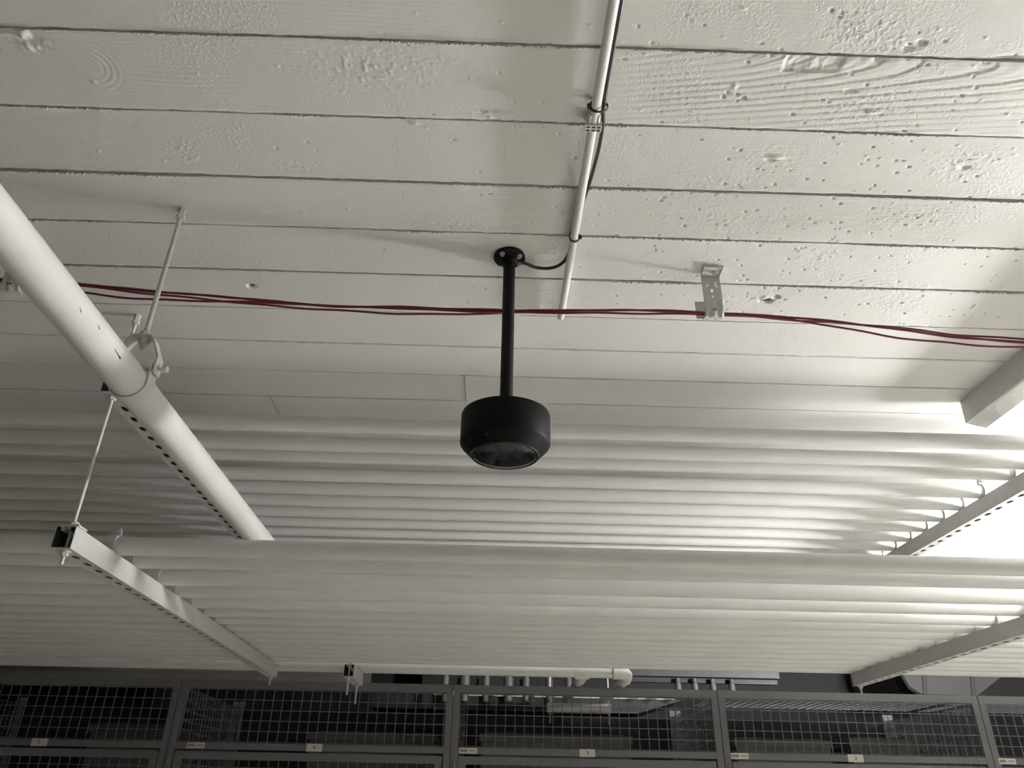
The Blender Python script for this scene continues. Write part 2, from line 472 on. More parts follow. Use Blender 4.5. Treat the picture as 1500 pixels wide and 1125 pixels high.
GR = [0.19, 0.368, 0.545, 0.721, 0.898, 1.075, 1.256, 1.418, 1.594, 1.766, 1.943, 2.118, 2.298, 2.475, 2.652, 2.83, 3.005, 3.183, 3.36, 3.54]
OFF = [0, 0.001, -0.001, 0.0015, -0.0012, 0.0016, -0.0006, 0.0012, -0.0014, 0.0008, 0.0, 0.0006, -0.0005, 0.001, 0, 0.001, 0, 0.001, 0]
for k in range(len(GR) - 1):
    y0, y1 = GR[k], GR[k + 1]
    fine = 3 <= k <= 9
    fx, fy = (0.0029, 0.0024) if fine else (0.014, 0.010)
    if k in (10, 11): fx, fy = 0.006, 0.005
    X0, X1 = (-1.72, 1.62) if fine else (-2.1, 2.1)
    if k >= 12: X0, X1 = -3.2, 3.0
    if k == 11:                                        # this row has a butt joint in it
        plank(k, X0, -0.119, y0 - 0.0030, y1, fx, fy, 0.0004)
        plank(k + 30, -0.1165, X1, y0, y1, fx, fy, -0.0012)
        continue
    if k == 12:
        plank(k, X0, -0.79, y0, y1, fx, fy, 0.0006)
        plank(k + 30, -0.787, X1, y0, y1, fx, fy, -0.0006)
        continue
    def feat(X, Y, k=k):
        h = 0
        if k == 4: h = torn_grain(X, Y) + knot(X, Y)
        if k == 7: h = knot_right(X, Y)
        return h
    g = {4: 0.0026, 5: 0.0030, 6: 0.0022, 7: 0.0022, 8: 0.0022, 9: 0.0008, 10: 0.0005}.get(k, 0.0012)
    plank(k, X0, X1, y0, y1, fx, fy, OFF[k], feat, g)

# crumbs and thin fins of mortar squeezed out along the joints
bm = bmesh.new()
rf = random.Random(5)
for k, y in enumerate(GR):
    if not 3 <= k <= 12: continue
    n = 1500
    prev = None
    for i in range(n):
        x = -1.7 + 3.4 * i / (n - 1)
        on = float(np.clip(fbm(np.array([x * 5 + k * 11.0]), np.array([k * 3.0]), 2)[0] * 3.6 - 0.85, 0, 1))
        if k >= 9: on *= 0.35
        hgt = 0.0004 + on * rf.random() ** 1.5 * 0.0062
        wd = 0.0008 + on * rf.random() * 0.0026
        yy = y + 0.0018 + rf.uniform(-0.0004, 0.0006)
        row = [bm.verts.new((x, yy, ZC + 0.003)), bm.verts.new((x, yy + 0.0003, ZC - hgt)), bm.verts.new((x, yy + wd, ZC - hgt * 0.6)), bm.verts.new((x, yy + wd + 0.0012, ZC + 0.003))]
        if prev:
            for j in range(3): bm.faces.new((prev[j], prev[j + 1], row[j + 1], row[j]))
        prev = row
o = obj('mortar_fin', bm, MB, ceiling, smooth=False)
o.rotation_euler = (0, 0, RZ)
o['kind'] = 'stuff'

MHOLE = mat('concrete_hole_shade', (0.05, 0.045, 0.04), 0.9, noise=0.2, nscale=200)  # dark concrete tone carrying the shade of the hole's depth
for x, y, rx, ry in HOLES:
    bm = bmesh.new(); cyl(bm, (x, y, ZC + 0.0070), (x, y, ZC + 0.0099), 0.016, n=20)
    obj('drill_hole', bm, MHOLE, ceiling)

def struct(name, m, *b, label=None):
    bm = bmesh.new(); box(bm, *b)
    return tag(obj(name, bm, m, smooth=False), label, kind='structure')
struct('floor', MFLOOR, -6, 9, -5, 7.4, -0.2, 0.0, label='grey concrete garage floor')
struct('wall_back', MWALL, -6, 9, 7.4, 7.6, 0, 3.05, label='wall behind the storage cages, darkened for shade')
struct('wall_left', MSIDE, -6.2, -6, -5, 7.4, 0, 3.05, label='dark grey side wall of the garage')
struct('wall_right', MSIDE, 9, 9.2, -5, 7.4, 0, 3.05, label='dark grey side wall beyond the globe lamp')
struct('wall_front', MSIDE, -6, 9, -5.2, -5, 0, 3.05, label='dark grey wall behind the viewpoint')
struct('trim_3', MBAND, -0.5, 9, 7.0, 7.4, 2.47, 2.81, label='added lighter band high on the back wall')  # band added so the upper wall stays lighter than the shaded part
# dark downstand beam above the first two cages, with two shuttering lines
bm = bmesh.new()
for z0, z1, d in ((2.245, 2.288, 0), (2.290, 2.312, 0.006), (2.314, 2.55, 0.0), (2.55, 2.81, 0.004)):
    box(bm, -5.9, -0.74, 5.2 + d, 5.5, z0, z1)
tag(obj('trim_1', bm, MBEAM, smooth=False), 'dark brown-grey concrete downstand above the first cages', kind='structure')
# concrete nib hanging from the ceiling on the light side
bm = bmesh.new()
rn = random.Random(9)
ny = 26
rows = []
for i in range(ny + 1):
    y = 0.2 + (2.18 - 0.2) * i / ny
    e = rn.uniform(-1, 1) * 0.0015
    tip = 1.0 if i < ny else 0.55
    rows.append([bm.verts.new((1.572 + (0.0 if i < ny else 0.004), y, ZC + 0.006)), bm.verts.new((1.573 + e, y + rn.uniform(-.003, .003), ZC - 0.042)),
                 bm.verts.new((1.574 + e, y, ZC - 0.080 + e)), bm.verts.new((1.580, y, ZC - 0.083)), bm.verts.new((1.638 + e, y, ZC - 0.095 + e)),
                 bm.verts.new((1.642, y, ZC - 0.089)), bm.verts.new((1.645, y, ZC + 0.006))])
for A, B in zip(rows, rows[1:]):
    for j in range(6): bm.faces.new((A[j], A[j + 1], B[j + 1], B[j]))
bm.faces.new(rows[0]); bm.faces.new(rows[-1][::-1])
tag(obj('trim_2', bm, MNIB, smooth=False), 'narrow white concrete nib hanging below the boarded ceiling', kind='structure')

# ------------------------------------------------------------------ lamps
def luminaire(x, y, z, r, strength, col, label):
    t = thing('globe_lamp', label, 'lamp', (x, y, z))
    m = bpy.data.materials.new('lit_globe')
    m.use_nodes = True
    b = m.node_tree.nodes['Principled BSDF']
    b.inputs['Base Color'].default_value = (0.9, 0.9, 0.9, 1)
    b.inputs['Emission Color'].default_value = (*col, 1)
    b.inputs['Emission Strength'].default_value = strength
    bm = bmesh.new(); lathe(bm, [(r * math.sin(i * PI / 16), r * math.cos(i * PI / 16)) for i in range(17)], 32); bmesh.ops.scale(bm, verts=bm.verts, vec=(2.4, 1.6, 1.1)); obj('globe', bm, m, t)
    bm = bmesh.new(); cyl(bm, (0, 0, r * 0.97), (0, 0, r + 0.04), 0.030, n=24); obj('collar', bm, MPVC, t)
    bm = bmesh.new(); cyl(bm, (0, 0, r + 0.03), (0, 0, ZC - z), 0.006, n=10); obj('hanging_rod', bm, MROD, t)
for a in LAMPS: luminaire(*a)

# ------------------------------------------------------------------ dome camera on its black pole
CX, CY = 0.037, 1.507
t = thing('dome_camera', 'black dome security camera hanging on a black pole from the ceiling', 'camera', (CX, CY, ZC))
bm = bmesh.new()
lathe(bm, [(0.0, 0.002), (0.039, 0.002), (0.0395, -0.006), (0.037, -0.008), (0.024, -0.009), (0.021, -0.012), (0.0205, -0.022), (0.0185, -0.024), (0.0, -0.024)])
fl = obj('flange', bm, MPOLE, t)
for a in (118, -35, -128, 30):
    bm = bmesh.new()
    x, y = 0.0295 * math.cos(math.radians(a)), 0.0295 * math.sin(math.radians(a))
    cyl(bm, (x, y, -0.006), (x, y, -0.0105), 0.0068, n=20)
    hexnut(bm, (x, y, -0.0128), 0.0052, 0.006)
    obj('bolt', bm, MZINC, fl)['label'] = 'zinc bolt head'
bm = bmesh.new(); cyl(bm, (0, 0, -0.02), (0, 0, -0.446), 0.0148, n=32, caps=True)
obj('pole', bm, MPOLE, t)
bm = bmesh.new()
prof = [(0.0, -0.446), (0.094, -0.446), (0.0975, -0.448), (0.099, -0.452), (0.099, -0.5145), (0.0985, -0.518), (0.0965, -0.5215), (0.0765, -0.5425), (0.0755, -0.5435),
        (0.0722, -0.5435), (0.0715, -0.5425), (0.0712, -0.505), (0.0, -0.505)]
lathe(bm, prof, 96)
hs = obj('housing', bm, MBLACK, t, angle=25)
for a in (-118, -150, -18, 100):
    bm = bmesh.new()
    ca, sa = math.cos(math.radians(a)), math.sin(math.radians(a))
    p = Vector((0.0885 * ca, 0.0885 * sa, -0.530)); n = Vector((0.72 * ca, 0.72 * sa, -0.69))
    cyl(bm, p - n * 0.004, p + n * 0.0008, 0.0036, n=14)
    cyl(bm, p + n * 0.0008, p + n * 0.0012, 0.0022, n=6)
    obj('screw', bm, MRUB, hs)
bm = bmesh.new()
lathe(bm, [(0.0705, -0.538), (0.0750, -0.5435), (0.0738, -0.5458), (0.0700, -0.5460), (0.0690, -0.543), (0.0690, -0.538)], 96)
obj('window_ring', bm, mat('satin_black_ring', (0.02, 0.02, 0.022), 0.22, noise=0.05, nscale=40), t)
bm = bmesh.new()
Rd = 0.0695
lathe(bm, [(Rd * math.cos(i * PI / 2 / 10), -0.544 - 0.010 * math.sin(i * PI / 2 / 10)) for i in range(11)], 64)
dome = obj('dome_window', bm, MGLASS, t)
s = dome.modifiers.new('thickness', 'SOLIDIFY'); s.thickness = 0.0015
bm = bmesh.new()
lathe(bm, [(0.0, -0.508), (0.066, -0.508), (0.066, -0.515), (0.056, -0.520), (0.044, -0.522), (0.042, -0.527), (0.0, -0.527)], 48)
lm = obj('lens_module', bm, MDARKIN, t)
bm = bmesh.new(); lathe(bm, [(0.041, -0.527), (0.046, -0.530), (0.043, -0.534), (0.0, -0.5345)], 48)
obj('lens_bezel', bm, MGREYIN, lm)
for a, dx in ((60, 0.03), (150, 0.03), (240, 0.03), (330, 0.03)):
    bm = bmesh.new()
    x, y = dx * math.cos(math.radians(a)), dx * math.sin(math.radians(a))
    cyl(bm, (x, y, -0.53), (x, y, -0.538), 0.010, 0.0085, n=20)
    cyl(bm, (x, y, -0.538), (x, y, -0.5395), 0.006, n=20)
    obj('lens', bm, MBLACK, lm)
for x in (-0.010, 0.0, 0.010):
    bm = bmesh.new(); box(bm, x - 0.003, x + 0.003, -0.0695, -0.0600, -0.530, -0.512); obj('bracket_tab', bm, MGREYIN, lm, smooth=False)

# ------------------------------------------------------------------ conduit, its cable, clip and ties
CR = 0.0095
P0, P1 = Vector((0.1835, 0.45, 2.7795)), Vector((0.1885, 1.742, 2.7795))
t = thing('conduit', 'slim white plastic conduit running along the ceiling towards the pipes', 'conduit', P0)
bm = bmesh.new()
d = (P1 - P0).normalized()
L = (P1 - P0).length
pts = [d * s for s in np.linspace(0, L - 0.006, 24)]
tube(bm, pts + [d * (L - 0.003), d * (L - 0.0008), d * L], [CR] * 24 + [CR * 0.93, CR * 0.72, CR * 0.3], n=24)
obj('tube', bm, MPVC, t)
bm = bmesh.new()
cc = Vector((0.0022, 0.590, 0))
for s in (-1, 1):                                      # two jaws of the clip round the tube
    prof = [(cc.x + (CR + 0.0016) * math.sin(s * a), (CR + 0.0016) * -math.cos(a)) for a in np.linspace(0.75, PI, 12)]
    sweep_sheet(bm, prof, cc.y - 0.013, cc.y + 0.006, axis='y', t=0.0028)
box(bm, cc.x - 0.015, cc.x + 0.015, cc.y + 0.004, cc.y + 0.020, -0.0006, 0.0225)
obj('clip', bm, MPVC, t)
bm = bmesh.new()
box(bm, cc.x - 0.0165, cc.x + 0.0165, cc.y + 0.006, cc.y + 0.022, -0.0135, -0.0005)
fr = obj('clip_front', bm, MPVC, t, smooth=False)
for i in range(3):
    for j in range(2):
        bm = bmesh.new()
        x = cc.x - 0.0105 + i * 0.0105; y = cc.y + 0.0105 + j * 0.0075
        box(bm, x - 0.0036, x + 0.0036, y - 0.0018, y + 0.0018, -0.0139, -0.0130)
        obj('slot_shade', bm, MRUB, fr, smooth=False)  # dark blocks standing in for the shade inside the clip's openings

def ctube(name, pts, r, m, label, cat, group=None, n=10, sub=6):
    P = [np.array(p, float) for p in pts]
    out = []
    for i in range(len(P) - 1):
        a, b, c, e = P[max(i - 1, 0)], P[i], P[i + 1], P[min(i + 2, len(P) - 1)]
        for q in range(sub):
            u = q / sub
            out.append(0.5 * ((2 * b) + (-a + c) * u + (2 * a - 5 * b + 4 * c - e) * u * u + (-a + 3 * b - 3 * c + e) * u ** 3))
    out.append(P[-1])
    o0 = Vector(out[0])
    bm = bmesh.new()
    tube(bm, [Vector(p) - o0 for p in out], r, n=n)
    o = obj(name, bm, m)
    o.location = o0
    return tag(o, label, cat, group)

ctube('black_cable', [(0.1985, 0.45, 2.786), (0.199, 0.70, 2.786), (0.1995, 0.85, 2.786), (0.2005, 1.00, 2.785), (0.2065, 1.06, 2.786), (0.2075, 1.13, 2.788), (0.2025, 1.22, 2.791),
                      (0.1945, 1.30, 2.7935), (0.1905, 1.37, 2.7938), (0.187, 1.44, 2.7938), (0.178, 1.495, 2.791), (0.160, 1.518, 2.786), (0.135, 1.526, 2.783), (0.105, 1.524, 2.783), (0.082, 1.513, 2.784), (0.066, 1.509, 2.786)],
      0.0042, MCABLE, 'thin black cable running beside the white conduit to the camera flange', 'cable')

def cable_tie(x, y, z, rx, rz, label, tail):
    t = thing('cable_tie', label, 'cable tie', (x, y, z), RZ, 'black cable ties on the conduit')
    bm = bmesh.new()
    prof = [(rx * math.cos(a), rz * math.sin(a)) for a in np.linspace(0, 2 * PI, 29)]
    sweep_sheet(bm, prof, -0.0024, 0.0024, axis='y', t=0.0016)
    obj('strap', bm, MTIE, t)
    bm = bmesh.new(); box(bm, tail * rx - 0.0035, tail * rx + 0.0045, -0.004, 0.004, -0.0045, 0.003)
    obj('tie_head', bm, MTIE, t, smooth=False)
cable_tie(0.1905, 1.012, 2.7815, 0.0185, 0.0150, 'black cable tie on the conduit above its white clip', -1)
cable_tie(0.1885, 1.400, 2.783, 0.0125, 0.0155, 'black cable tie on the conduit near its lower end', 1)

# ------------------------------------------------------------------ red cables and their brackets
path = [(-1.80, 2.75), (-1.5, 2.73), (-1.326, 2.719), (-1.223, 2.711), (-1.121, 2.704), (-1.019, 2.698), (-0.899, 2.685), (-0.714, 2.677), (-0.545, 2.670), (-0.41, 2.665), (-0.275, 2.666),
        (-0.139, 2.667), (0.039, 2.673), (0.168, 2.680), (0.358, 2.690), (0.55, 2.692), (0.654, 2.690), (0.827, 2.676), (0.998, 2.657), (1.169, 2.641), (1.344, 2.634), (1.55, 2.634), (1.9, 2.65)]
px = np.array([p[0] for p in path]); pz = np.array([p[1] for p in path])
xs = np.arange(-1.8, 1.9, 0.03)
zs = np.interp(xs, px, pz)
for _ in range(4): zs = np.convolve(np.pad(zs, 1, mode='edge'), [0.25, 0.5, 0.25], 'valid')
spread = np.interp(xs, [-1.8, -1.25, -1.1, -0.9, -0.6, -0.40, -0.25, -0.1, 0.1, 0.4, 0.53, 0.66, 0.8, 1.0, 1.15, 1.3, 1.5, 1.9],
                   [0.008, 0.004, 0.010, 0.0125, 0.0115, 0.006, 0.009, 0.008, 0.0050, 0.005, 0.0028, 0.0035, 0.011, 0.017, 0.011, 0.013, 0.016, 0.012])
for k in range(4):
    ph = k * PI / 2
    rk = random.Random(40 + k)
    pts = []
    for x, z, s in zip(xs, zs, spread):
        a = ph + 2.2 * x + 1.1 * math.sin(2.1 * x + 1.7 * k)
        pts.append((x, 1.567 + s * math.cos(a) * 0.9, z + s * math.sin(a) + 0.0010 * math.sin(31 * x + k * 2)))
    ctube('red_cable', pts, 0.0028, MRED, 'thin crimson cable twisted into the bundle strung below the ceiling', 'cable', 'crimson cables strung below the ceiling', n=8, sub=3)

def cable_bracket(x, y, label):
    """sheet steel hanger: flange screwed to the ceiling, perforated plate, hook under the cables"""
    t = thing('cable_bracket', label, 'bracket', (x, y, ZC), RZ, 'white sheet steel cable brackets')
    W = 0.048
    bm = bmesh.new()
    box(bm, -W / 2, W / 2, -0.040, 0.0, -0.0035, -0.0012)
    box(bm, -W / 2, W / 2, -0.0415, -0.040, -0.0075, -0.0012)
    box(bm, W / 2 - 0.0015, W / 2, -0.040, 0.0, -0.0065, -0.0012)
    fl = obj('mounting_flange', bm, MSTRUT, t, smooth=False)
    bm = bmesh.new(); cyl(bm, (0.006, -0.018, -0.003), (0.006, -0.018, -0.009), 0.0065, 0.0045, n=18)
    obj('screw', bm, MZINC, fl)
    # perforated plate: V cut-outs and two round holes
    nx, nz, hh = 24, 30, 0.078
    holes = set()
    for i, j in ((4, 20), (5, 20), (6, 20), (7, 20), (7, 19), (7, 18), (6, 17), (6, 16), (16, 20), (17, 20), (18, 20), (19, 20), (16, 19), (17, 18), (18, 17), (19, 16)):
        holes.add((i, j)); holes.add((i, j + 1))
    for i in range(10, 14):
        for j in range(10, 14): holes.add((i, j))
    for i, j in ((10, 10), (13, 10), (10, 13), (13, 13)): holes.discard((i, j))
    holes |= {(11, 5), (12, 5), (11, 4), (12, 4)}
    bm = bmesh.new()
    V = {}
    for i in range(nx + 1):
        for j in range(nz + 1):
            V[i, j] = bm.verts.new((-W / 2 + W * i / nx, 0.0, -0.003 - hh * (1 - j / nz)))
    for i in range(nx):
        for j in range(nz):
            if (i, j) not in holes: bm.faces.new((V[i, j], V[i + 1, j], V[i + 1, j + 1], V[i, j + 1]))
    o = obj('plate', bm, MSTRUT, t, smooth=False)
    s = o.modifiers.new('sheet', 'SOLIDIFY'); s.thickness = 0.0012
    # ribbed hook that passes under the cables and rises behind them
    prof = [(0.0, -0.080), (0.001, -0.088), (0.0005, -0.098), (-0.001, -0.107), (0.002, -0.117), (0.009, -0.1235), (0.018, -0.1245), (0.027, -0.121), (0.032, -0.114)]
    bm = bmesh.new()
    nx = 24
    rows = []
    for u, v in prof:
        f = min(1.0, max(0.0, (-0.080 - v) / 0.012))
        row = []
        for i in range(nx + 1):
            x2 = -W / 2 + W * i / nx
            rib = -0.0035 * f * math.cos(i / nx * 4 * PI) if 0.12 < i / nx < 0.88 else -0.0035 * f * (0.2 if 0.05 < i / nx < 0.95 else -0.3)
            row.append(bm.verts.new((x2, u + rib * 0.9, v)))
        rows.append(row)
    for A, B in zip(rows, rows[1:]):
        for i in range(nx): bm.faces.new((A[i], A[i + 1], B[i + 1], B[i]))
    o = obj('hook', bm, MSTRUT, t)
    s = o.modifiers.new('sheet', 'SOLIDIFY'); s.thickness = 0.0014
    for dx in (-0.003, 0.003):
        bm = bmesh.new(); box(bm, dx - 0.0012, dx + 0.0012, -0.0050, -0.0025, -0.112, -0.108); obj('slot_shade', bm, MRUB, o, smooth=False)  # dark blocks painted in for shaded openings of the hook
    prof = [(0.032, -0.115), (0.034, -0.100), (0.034, -0.075), (0.033, -0.062)]
    bm = bmesh.new(); sweep_sheet(bm, prof, -W / 2 - 0.014, -W / 2 + 0.026, axis='x', t=0.0014)
    obj('rear_leg', bm, MSTRUT, t)
    bm = bmesh.new()
    return t
cable_bracket(0.557, 1.549, 'white perforated cable bracket holding the crimson cables on bare ceiling')
cable_bracket(-1.185, 1.552, 'white cable bracket partly hidden behind the big drain pipe')

# ------------------------------------------------------------------ big pipe and its clevis hanger
BX, BZ, BR = -0.732, 2.333, 0.036
t = thing('drain_pipe', 'thick white pipe running under the ceiling in a clevis hanger', 'pipe', (BX, 0, BZ))
bm = bmesh.new(); cyl(bm, (0, -1.2, 0), (0, 4.2, 0), BR, n=64); obj('pipe_body', bm, MBIG, t)
def chip(y, deg, ly, la):
    bm = bmesh.new()
    r0 = BR + 0.0003
    rc = random.Random(int(y * 1000))
    A = []
    n = 8
    for i in range(n + 1):
        u = i / n
        wdt = la * (0.25 + 0.75 * u) * rc.uniform(0.6, 1.1)
        yy = y + ly * (u - 0.5)
        sh = (u - 0.5) * -5
        A.append([bm.verts.new((r0 * math.cos(math.radians(deg + sh + q)), yy, r0 * math.sin(math.radians(deg + sh + q)))) for q in (-wdt, 0, wdt)])
    for a, b in zip(A, A[1:]):
        for j in range(2): bm.faces.new((a[j], a[j + 1], b[j + 1], b[j]))
    o = obj('paint_chip', bm, MCHIP, t)
    s = o.modifiers.new('film', 'SOLIDIFY'); s.thickness = 0.0003; s.offset = 0
for a in ((1.090, -24, 0.010, 1.8), (1.1514, -13.5, 0.011, 1.8), (1.237, -20, 0.032, 2.6), (1.385, -70, 0.004, 1.6)): chip(*a)

t = thing('clevis_hanger', 'white clevis hanger on a threaded rod gripping the thick drain pipe', 'hanger', (BX, 1.378, BZ))
bm = bmesh.new()
rr = BR + 0.0022
prof = [(rr, 0.042)] + [(rr * math.cos(a), rr * math.sin(a)) for a in np.linspace(0, -PI, 31)] + [(-rr, 0.042)]
sweep_sheet(bm, prof, -0.016, 0.016, axis='y', t=0.003)
obj('lower_strap', bm, MSTRUT, t)
bm = bmesh.new()
prof = [(rr + 0.006, 0.022), (rr + 0.0055, 0.060), (0.024, 0.104), (0.019, 0.110), (0.0, 0.112), (-0.019, 0.110), (-0.024, 0.104), (-rr - 0.0055, 0.060), (-rr - 0.006, 0.022)]
sweep_sheet(bm, prof, -0.014, 0.014, axis='y', t=0.004)
obj('upper_yoke', bm, MSTRUT, t)
bm = bmesh.new()
cyl(bm, (-rr - 0.016, 0, 0.036), (rr + 0.022, 0, 0.036), 0.0040, n=12)
hexnut(bm, (-rr - 0.012, 0, 0.036), 0.0085, 0.007, (1, 0, 0))
cyl(bm, (rr + 0.018, 0, 0.036), (rr + 0.027, 0, 0.036), 0.0085, 0.0070, n=16)
obj('cross_bolt', bm, MROD, t)
bm = bmesh.new(); cyl(bm, (0, 0, 0.082), (0, 0, ZC - BZ - 0.018), 0.0052, n=16)
obj('rod', bm, MROD, t)
bm = bmesh.new(); hexnut(bm, (0, 0, 0.119), 0.0105, 0.010); obj('nut', bm, MROD, t, smooth=False)
bm = bmesh.new(); cyl(bm, (0, 0, 0.110), (0, 0, 0.107), 0.014, n=20); hexnut(bm, (0, 0, 0.102), 0.0115, 0.010); obj('nut', bm, MROD, t, smooth=False)
bm = bmesh.new(); h0 = ZC - BZ
hexnut(bm, (0, 0, h0 - 0.010), 0.0085, 0.026); hexnut(bm, (0, 0, h0 - 0.028), 0.0110, 0.010); obj('anchor', bm, MROD, t, smooth=False)

# ------------------------------------------------------------------ pipe racks: struts, rods, clamps
SW, SH = 0.046, 0.053
def channel_mesh(L, first, pitch=0.0645, sl=0.036, sw=0.017):
    """open-topped strut channel along +Y from 0 to L, slots in its back (z = 0), side walls and inturned lips"""
    bm = bmesh.new()
    hw = SW / 2
    cells = []
    y = 0.0
    ys = [first + i * pitch for i in range(int((L - first - pitch / 2) / pitch) + 1)]
    start = max(0.0, ys[0] - pitch / 2)
    def quad(a, b, c, d): bm.faces.new([bm.verts.new(p) for p in (a, b, c, d)])
    if start > 1e-4: quad((-hw, 0, 0), (hw, 0, 0), (hw, start, 0), (-hw, start, 0))
    for c in ys:
        y0, y1 = max(c - pitch / 2, 0), c + pitch / 2
        out = [(hw, y0), (hw, c), (hw, y1), (0, y1), (-hw, y1), (-hw, c), (-hw, y0), (0, y0)]
        inn = [(sw / 2, c - sl * 0.27), (sw / 2, c), (sw / 2, c + sl * 0.27), (0, c + sl / 2), (-sw / 2, c + sl * 0.27), (-sw / 2, c), (-sw / 2, c - sl * 0.27), (0, c - sl / 2)]
        O = [bm.verts.new((*p, 0)) for p in out]
        I = [bm.verts.new((*p, 0)) for p in inn]
        for i in range(8):
            j = (i + 1) % 8
            bm.faces.new((O[i], O[j], I[j], I[i]))
    end = ys[-1] + pitch / 2
    if L - end > 1e-4: quad((-hw, end, 0), (hw, end, 0), (hw, L, 0), (-hw, L, 0))
    for s in (-1, 1):
        pr = [(s * hw, 0), (s * hw, SH), (s * (hw - 0.013), SH), (s * (hw - 0.013), SH - 0.010)]
        for (xa, za), (xb, zb) in zip(pr, pr[1:]):
            quad((xa, 0, za), (xb, 0, zb), (xb, L, zb), (xa, L, za))
    bmesh.ops.remove_doubles(bm, verts=bm.verts, dist=1e-5)
    for f in bm.faces:                                 # all faces look outwards
        f.normal_update()
        c, n = f.calc_center_median(), f.normal
        if abs(n.z) > 0.9: good = n.z * (c.z - SH / 2) > 0
        else: good = n.x * c.x * (1 if abs(c.x) > hw - 0.002 else -1) > 0
        if not good: f.normal_flip()
    return bm

def clamp_parts(r):
    """strut clamp round a pipe whose axis is X; origin on the strut's top, pipe axis at z = r"""
    bm = bmesh.new()
    R = r + 0.0016
    for s in (-1, 1):
        prof = [(s * R * math.cos(a), r + R * math.sin(a)) for a in np.linspace(-PI * 0.42, PI * 0.36, 15)]
        prof += [(s * 0.0042, r + R * 0.99), (s * 0.0036, r + R + 0.004)]
        sweep_sheet(bm, prof, -0.015, 0.015, axis='x', t=0.0022)
        z0 = r + R + 0.003
        out = [(-0.015, z0), (0.015, z0)] + [(0.0135 * math.cos(a), z0 + 0.011 + 0.0125 * math.sin(a)) for a in np.linspace(0, PI, 9)]
        A = [bm.verts.new((x, s * 0.0026, z)) for x, z in out]; B = [bm.verts.new((x, s * 0.0048, z)) for x, z in out]
        bm.faces.new(A); bm.faces.new(B[::-1])
        for i in range(len(out)): bm.faces.new((A[i], B[i], B[(i + 1) % len(out)], A[(i + 1) % len(out)]))
    bmesh.ops.recalc_face_normals(bm, faces=bm.faces)
    me = bpy.data.meshes.new('pipe_clamp'); bm.to_mesh(me); bm.free(); me.materials.append(MSTRUT)
    bm = bmesh.new()
    z = r + R + 0.011
    cyl(bm, (0, -0.013, z), (0, 0.013, z), 0.003, n=8)
    cyl(bm, (0, -0.009, z), (0, -0.0046, z), 0.0068, n=14)
    hexnut(bm, (0, 0.0075, z), 0.006, 0.005, (0, 1, 0))
    bmesh.ops.recalc_face_normals(bm, faces=bm.faces)
    me2 = bpy.data.meshes.new('screw'); bm.to_mesh(me2); bm.free(); me2.materials.append(MZINC)
    return me, me2

PR_LOW, PR_UP = 0.0248, 0.0243
LOWY = [2.044, 2.178, 2.374, 2.528, 2.687, 2.821, 2.957, 3.09, 3.215, 3.33, 3.457, 3.582, 3.69, 3.821, 4.132]
UPY = [2.133, 2.278, 2.376, 2.553, 2.685, 2.818, 2.947, 3.077, 3.206, 3.335, 3.46]
ZL, ZU = 2.167, 2.5915            # tops of the lower and upper racks
CL_LOW, CL_UP = clamp_parts(PR_LOW + 0.0012), clamp_parts(PR_UP + 0.0012)
SLOPE_S = -0.004                  # the racks lean very slightly in plan

def strut(x, y0, y1, ztop, label, ys, cl, first, group='slotted strut channels carrying the pipes'):
    t = thing('strut_channel', label, 'strut', (x, y0, ztop - SH), 0, group)
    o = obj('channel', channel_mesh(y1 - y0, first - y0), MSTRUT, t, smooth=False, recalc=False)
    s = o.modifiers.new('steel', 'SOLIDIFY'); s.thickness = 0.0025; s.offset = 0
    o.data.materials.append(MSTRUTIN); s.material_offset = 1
    for i, yy in enumerate(ys):
        Y = yy + SL * x
        if not y0 + 0.02 < Y < y1 - 0.01: continue
        c = link('pipe_clamp', cl[0], None, t); c.location = (0, Y - y0, SH)
        q = link('screw', cl[1], None, c)
    return t

def plate_washers(t, ys, top=True):
    for y in ys:
        bm = bmesh.new(); box(bm, -0.026, 0.026, y - 0.022, y + 0.022, SH + 0.0013, SH + 0.0065); obj('plate_washer', bm, MSTRUT, t, smooth=False)

XL, XR = -1.0135, 1.812
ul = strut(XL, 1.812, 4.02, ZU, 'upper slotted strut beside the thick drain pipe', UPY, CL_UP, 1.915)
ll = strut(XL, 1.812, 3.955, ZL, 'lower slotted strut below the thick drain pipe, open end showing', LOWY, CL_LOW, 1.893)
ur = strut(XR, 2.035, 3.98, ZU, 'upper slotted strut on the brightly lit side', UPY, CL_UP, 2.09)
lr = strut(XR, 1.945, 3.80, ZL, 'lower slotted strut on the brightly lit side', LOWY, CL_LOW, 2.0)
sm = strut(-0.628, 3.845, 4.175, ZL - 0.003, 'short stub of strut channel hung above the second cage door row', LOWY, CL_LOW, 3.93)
plate_washers(ll, (0.026,)); plate_washers(ul, (0.026,))

def threaded_rod(x, y, zb, collars, label, rad=0.0046, anchor=True):
    """rod from the ceiling down through the struts; collars = heights of nut pairs"""
    t = thing('threaded_rod', label, 'rod', (x, y, zb), 0, 'threaded rods hanging the pipe racks')
    bm = bmesh.new(); cyl(bm, (0, 0, 0), (0, 0, ZC - zb - 0.012), rad, n=14); obj('rod', bm, MROD, t)
    for z in collars:
        bm = bmesh.new(); cyl(bm, (0, 0, z - zb - 0.0015), (0, 0, z - zb + 0.0015), 0.0135, n=20)
        hexnut(bm, (0, 0, z - zb - 0.006 if z - zb < 1e9 else 0), 0.0095, 0.009)
        obj('nut', bm, MROD, t, smooth=False)
    if anchor:
        bm = bmesh.new(); h = ZC - zb
        hexnut(bm, (0, 0, h - 0.009), 0.0085, 0.024); hexnut(bm, (0, 0, h - 0.026), 0.0105, 0.010); obj('anchor', bm, MROD, t, smooth=False)
    return t
